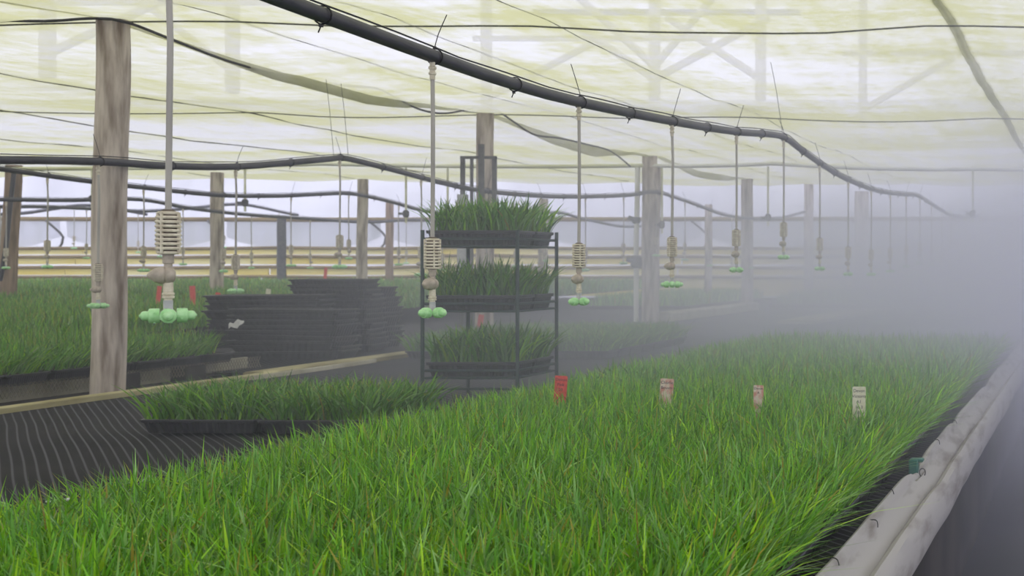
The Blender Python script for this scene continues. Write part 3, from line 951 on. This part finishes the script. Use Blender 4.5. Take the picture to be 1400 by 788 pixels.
def _core():
    bm = bmesh.new()
    add_lathe(bm, [(.010, .143), (.018, .145), (.018, .244), (.010, .250)], n=14)
    return bm


proto = fogger()
used = False
FOG_N = 0
rowname = ['the pipe over the front grass', 'the pipe passing the big wooden post', 'the third pipe from the path', 'the fourth pipe from the path', 'the fifth pipe from the path', 'the sixth pipe from the path']


def put_fogger(x, Y, z, rz, row, idx):
    global used
    lab = f'{ordw[idx]} hanging mint-nozzled fogger from the front along {rowname[row]}'
    k = dict(label=lab, cat='sprinkler', group='foggers on ' + rowname[row])
    if not used:
        used = True
        proto.location = (x, Y, z); proto.rotation_euler = (0, 0, rz)
        tag(proto, **k)
        return proto
    return dup(proto, (x, Y, z), rz, **k)


# cable ties as meshes shared by copies
def tie_mesh(up, r, seed):
    bm = bmesh.new()
    add_tube(bm, [((r + .002) * math.sin(a), 0, (r + .002) * math.cos(a)) for a in np.linspace(0, 2 * PI, 17)], .0026, 5, cap=False)
    rr = random.Random(seed)
    if up:
        s = rr.choice((-1, 1)); L = rr.uniform(.11, .16)
        add_box(bm, (0, 0, r + .006), (.008, .008, .008))
        add_tube(bm, smooth_path([(0, 0, r + .006), (.012 * s, .0, r + .05), (.040 * s, .0, r + L)], .02), .0017, 4)
    else:
        add_box(bm, (-.004, 0, -r - .006), (.009, .009, .009))
        add_tube(bm, [(-.004, 0, -r - .006), (-.012, 0, -r - .026)], .0022, 4)
    me = bpy.data.meshes.new('cable_tie'); bm.to_mesh(me); bm.free(); me.materials.append(M_tie)
    return me


TIES_UP = [tie_mesh(True, .024, s) for s in (1, 2, 3, 5)]
TIES_DN = [tie_mesh(False, .024, 9)]


def pipe_row(row, x, prof, r, y_first, spacing, n, label, rz_of):
    """prof: (Y, z) of the pipe axis"""
    ctrl = [(x, Y, z) for Y, z in prof]
    path = [p for p in smooth_path(ctrl, .18) if p.y < 28.9]
    root = empty('irrigation_pipe', (x, prof[0][0], 0), label=label, cat='pipe', group='black irrigation pipes')
    off = Vector((x, prof[0][0], 0))
    bm = bmesh.new(); add_tube(bm, [p - off for p in path], r, 14 if row < 2 else 8); obj('pipe', bm, M_pipe, root)
    bm = bmesh.new(); add_tube(bm, [p - off + Vector((.004, 0, r + .004 + .006 * abs(math.sin(i * .7)))) for i, p in enumerate(path)], .003, 5); obj('carrier_wire', bm, M_tie, root)
    ys = np.array([p.y for p in path]); zs = np.array([p.z for p in path])
    zat = lambda Y: float(np.interp(Y, ys, zs))
    for i in range(n):
        Y = y_first + i * spacing
        z = zat(Y)
        put_fogger(x, Y, z - r * .6 - .835, rz_of(i), row, i)
        if row < 3:
            o = obj('cable_tie', TIES_UP[i % 4], None, root, loc=Vector((x, Y + .015, z)) - off)
            if i % 3 == 1: o.rotation_euler = (0, 0, PI)
            Y2 = Y + spacing * .5
            o = obj('cable_tie', TIES_DN[0], None, root, loc=Vector((x, Y2, zat(Y2))) - off)
    return zat


def from_px(x, lst): return [(-x * F / (VX - px), HC + (VY - py) / (VX - px) * -x) for px, py in lst]


X1 = -2.17
z1 = pipe_row(0, X1, [(1.0, 1.66), (2.0, 1.585), (3.1, 1.525), (3.7, 1.503)] + from_px(X1, [(590, 76), (690, 111), (785, 138), (920, 166), (1005, 180), (1067, 186), (1090, 201), (1125, 226), (1160, 246), (1200, 261), (1235, 266), (1255, 268), (1275, 280), (1300, 294), (1330, 297), (1340, 294)]),
              .0225, 3.1, 1.246, 17, 'thick black irrigation pipe sagging over the front grass', lambda i: math.radians([35, 71.5, 66, 18, 60, 58, 57, 52, 40, 30, 55][i % 11]))
X2 = -5.83
z2 = pipe_row(1, X2, from_px(X2, [(-140, 222), (0, 219), (136, 221), (230, 227), (322, 228), (400, 222), (455, 217), (475, 217), (540, 233), (600, 249), (660, 261), (740, 268), (800, 269), (860, 267), (897, 263), (940, 276), (1000, 296), (1060, 299), (1100, 290)]),
              .023, 7.74, 1.246, 13, 'black irrigation pipe crossing in front of the big wooden post', lambda i: [.4, .1, PI / 4, .7][i % 4])
X3 = -9.7
pipe_row(2, X3, from_px(X3, [(-100, 222), (0, 231), (70, 241), (130, 249), (200, 257), (300, 267), (380, 268), (430, 266), (480, 265), (530, 275), (590, 290), (680, 297), (760, 291), (800, 300), (870, 310), (955, 292)]),
         .024, 12.25, 1.246, 10, 'black irrigation pipe, third from the path, above the far grass', lambda i: i * .7)
X4 = -13.5
pipe_row(3, X4, from_px(X4, [(-60, 272), (0, 273), (100, 274), (190, 273), (260, 285), (340, 294), (420, 299), (500, 304), (560, 301), (600, 303), (700, 312)]),
         .026, 16.4, 1.6, 7, 'black irrigation pipe, fourth from the path, far away', lambda i: i * .9)
X5 = -17.3
pipe_row(4, X5, from_px(X5, [(-60, 284), (0, 283), (60, 283), (130, 286), (200, 289), (262, 285), (330, 280), (400, 293), (470, 303), (560, 308), (640, 308)]),
         .028, 20.9, 1.8, 5, 'black irrigation pipe, fifth from the path, far away', lambda i: i * .9)
X6 = -20.6
pipe_row(5, X6, from_px(X6, [(-30, 294), (30, 292), (80, 285), (120, 281), (170, 288), (230, 297), (330, 302), (450, 307)]),
         .03, 24.9, 1.8, 3, 'black irrigation pipe, sixth from the path, nearest the end wall', lambda i: i * .9)


# hanging wires that carry the pipes
for i, (x, Y, z) in enumerate(((X1, 9.3, z1(9.3)), (X2, 10.15, z2(10.15)), (X2, 10.35, z2(10.35)))):
    wire('hanger_wire', [(x - (.06 if i == 0 else 0), Y - .1, ceil_z(x, Y)), (x - (.03 if i == 0 else 0), Y - .05, (z + 2.3) / 2), (x, Y, z + .02)], .002,
         ['thin wire holding up the front pipe at its highest point', 'first of two thin wires holding the pipe near the big post', 'second of two thin wires holding the pipe near the big post'][i], 'wire')

# black cable looping along the ceiling seam
wire('ceiling_cable', [P(-40, 26, 8.0), P(60, 29, 7.9), P(130, 25, 7.88), P(175, 31, 7.95), P(240, 56, 8.4), P(320, 86, 9.1), P(400, 106, 9.9), P(470, 117, 10.5), P(515, 121, 10.9), P(540, 133, 11.2), P(575, 150, 11.7), P(610, 155, 12.1), P(650, 147, 12.8)], .009,
     'thick black cable looping along the ceiling seam from the big post', 'cable', m=M_tie, step=.1)
wire('ceiling_cable', [P(676, 148, 12.9), P(700, 165, 13.2), P(730, 184, 13.6), P(765, 189, 14.1), P(800, 197, 15), P(835, 207, 16), P(862, 228, 17.3)], .010,
     'grey cable hanging in a loop from the post behind the rack', 'cable', m=M_steel, step=.1)

# ------------------------------------------------------------------ plant labels and scraps
def plant_label(px, py_top, Y, wd, h, m, lines, lab, rz=0, tilt=0, size=.012, cat='label', grp='plant labels in the front grass', ztop=None):
    p = P(px, py_top, Y)
    t = empty('plant_label', (p.x, Y, p.z - h), rz, label=lab, cat=cat, group=grp)
    t.rotation_euler = (0, tilt, rz)
    bm = bmesh.new()
    n = 6
    vs = []
    for yy in (-.0009, .0009):
        pts = [(-wd / 2, h * .985), (-wd / 2 + .003, h), (wd / 2 - .003, h), (wd / 2, h * .985), (wd / 2 * .96, h * .35), (.004, 0), (-.004, 0), (-wd / 2 * .96, h * .35)]
        vs.append([bm.verts.new((x, yy, z)) for x, z in pts])
    bm.faces.new(vs[0]); bm.faces.new(vs[1][::-1])
    for k in range(8): bm.faces.new((vs[0][k], vs[1][k], vs[1][(k + 1) % 8], vs[0][(k + 1) % 8]))
    obj('card', bm, m, t, smooth=False)
    for k, (s, dx) in enumerate(lines):
        cu = bpy.data.curves.new('lettering', 'FONT'); cu.body = s; cu.size = size; cu.align_x = 'CENTER'; cu.extrude = .0002; cu.offset = 0
        tmp = bpy.data.objects.new('lettering', cu)
        me = bpy.data.meshes.new_from_object(tmp); bpy.data.objects.remove(tmp)
        me.materials.clear(); me.materials.append(M_ink)
        o = obj('lettering', me, None, t); o['kind'] = 'stuff'
        o.location = (dx, -.0014, h - size * 1.25 * (k + 1)); o.rotation_euler = (PI / 2, 0, .0)
    return t


plant_label(764, 514, 6.15, .058, .20, M_redlabel, [('Devon', 0), ('Pink', 0), ('20', 0)], 'red plant label standing in the front grass beside the rack', .05, .06, .019)
plant_label(908, 518, 6.05, .060, .21, M_pinklabel, [('Charlie', 0), ('Bouvin', 0)], 'tilted pinkish white label with dark handwriting in the front grass', .1, .07, .019)
plant_label(1036, 527, 5.75, .044, .20, M_pinklabel, [('Devon', 0), ('A', 0)], 'narrow red-stained cream label between the pinkish and the cream one', -.05, .02, .015)
plant_label(1174, 529, 5.55, .056, .20, M_creamlabel, [('Devon', 0), ('Victoria', 0), ('A1', 0), ('16-3', 0), ('10', 0)], 'wide cream label with black handwriting nearest the path', .0, .01, .0185)
for px, py, Y, m, lab in ((265, 391, 15.2, M_redlabel, 'red label in the left grass just right of the front fogger'), (294, 400, 14.2, M_redlabel, 'red label in the left grass beside the low tray stack'),
                          (443, 366, 25, M_redlabel, 'tiny red label in the far grass behind the tray stacks'), (214, 391, 15.3, M_redlabel, 'red label in the left grass behind the front fogger'),
                          (363, 395, 14.6, M_creamlabel, 'pale label in the grass behind the low tray stack'), (652, 430, 11.9, M_redlabel, 'red label low behind the rack')):
    soil = .06 if px == 652 else bed_top(-9, Y) + .04
    h = P(px, py, Y).z - soil
    plant_label(px, py, Y, .06 if Y > 14 else .05, h, m, [], lab, rng.normal(0, .3), rng.normal(0.1, .08), grp='plant labels in the beds behind')
bm = bmesh.new()
g2 = [[bm.verts.new((-.045 + .018 * i, -.03 + .02 * j, .012 * math.sin(i * 1.7 + j) + .01 * j)) for i in range(6)] for j in range(4)]
for a, b in zip(g2, g2[1:]):
    for k in range(5): bm.faces.new((a[k], a[k + 1], b[k + 1], b[k]))
bmesh.ops.solidify(bm, geom=bm.faces[:], thickness=.003)
sc = P(324, 446, 9.3)
tag(obj('paper_scrap', bm, M_white, loc=sc, rot=(.25, -.25, .2)), 'crumpled white scrap lying on the left grass below the low stack', 'scrap')
for i, (px, py) in enumerate(((94, 683), (128, 676), (66, 686), (205, 652), (196, 657))):
    Y = 2.86 * F / (VX - px)
    p = P(px, py, Y)
    bm = bmesh.new(); bmesh.ops.create_icosphere(bm, subdivisions=1, radius=.008 if i else .012)
    for v in bm.verts: v.co *= random.uniform(.6, 1.2); v.co.z *= .6
    tag(obj('white_crumb', bm, M_white, loc=p), f'white crumb caught in grass at the cloth edge of the front bed, {ordw[i]} of five', 'crumb', 'white crumbs in the front grass')

# ------------------------------------------------------------------ mist
def mist():
    bm = bmesh.new()
    add_box(bm, (-10.5, 16.2, .82), (33, 27.6, 2.70))
    me = bpy.data.meshes.new('mist'); bm.to_mesh(me); bm.free()
    m, nt, b, out = new_mat('drifting_mist')
    nt.nodes.remove(b)
    L = nt.links.new
    tc = N(nt, 'ShaderNodeTexCoord'); sp = N(nt, 'ShaderNodeSeparateXYZ')
    L(tc.outputs['Object'], sp.inputs[0])

    def ramp(sock, a, b_, lo, hi):
        r = N(nt, 'ShaderNodeMapRange', interpolation_type='SMOOTHSTEP')
        r.inputs[1].default_value, r.inputs[2].default_value, r.inputs[3].default_value, r.inputs[4].default_value = a, b_, lo, hi
        L(sock, r.inputs[0])
        return r.outputs[0]

    def math_(op, a, b_):
        n = N(nt, 'ShaderNodeMath', operation=op)
        for i, s in enumerate((a, b_)):
            if isinstance(s, (int, float)): n.inputs[i].default_value = s
            else: L(s, n.inputs[i])
        return n.outputs[0]
    fx = ramp(sp.outputs[0], -6.6, .1, 0, 1)
    fy = ramp(sp.outputs[1], 4.2, 12.5, .04, 1)
    fz = ramp(sp.outputs[2], .5, 2.0, 1, .12)
    near = math_('MULTIPLY', ramp(sp.outputs[0], -1.6, -.2, 0, .5), ramp(sp.outputs[1], 2.8, 6.0, 0, 1))
    core = math_('MULTIPLY', math_('MULTIPLY', fx, fy), fz)
    tot = math_('ADD', core, math_('MULTIPLY', near, .44))
    no = N(nt, 'ShaderNodeTexNoise'); no.inputs['Scale'].default_value = .45; no.inputs['Detail'].default_value = 2
    L(tc.outputs['Object'], no.inputs['Vector'])
    nn = ramp(no.outputs['Fac'], .3, .7, .65, 1.35)
    d = math_('ADD', math_('MULTIPLY', math_('MULTIPLY', tot, nn), .38), .006)
    vs = N(nt, 'ShaderNodeVolumeScatter')
    vs.inputs['Color'].default_value = (.84, .845, 1.0, 1)
    vs.inputs['Anisotropy'].default_value = .25
    L(d, vs.inputs['Density'])
    ab = N(nt, 'ShaderNodeVolumeAbsorption'); ab.inputs['Color'].default_value = (.84, .845, 1.0, 1)
    L(d, ab.inputs['Density'])
    ads = N(nt, 'ShaderNodeAddShader'); L(vs.outputs[0], ads.inputs[0]); L(ab.outputs[0], ads.inputs[1])
    L(ads.outputs[0], out.inputs['Volume'])
    m.cycles.volume_step_rate = .35
    me.materials.append(m)
    return tag(obj('mist', me), 'fine drifting water mist, thickest over the path', 'mist', kind='stuff')


mist()
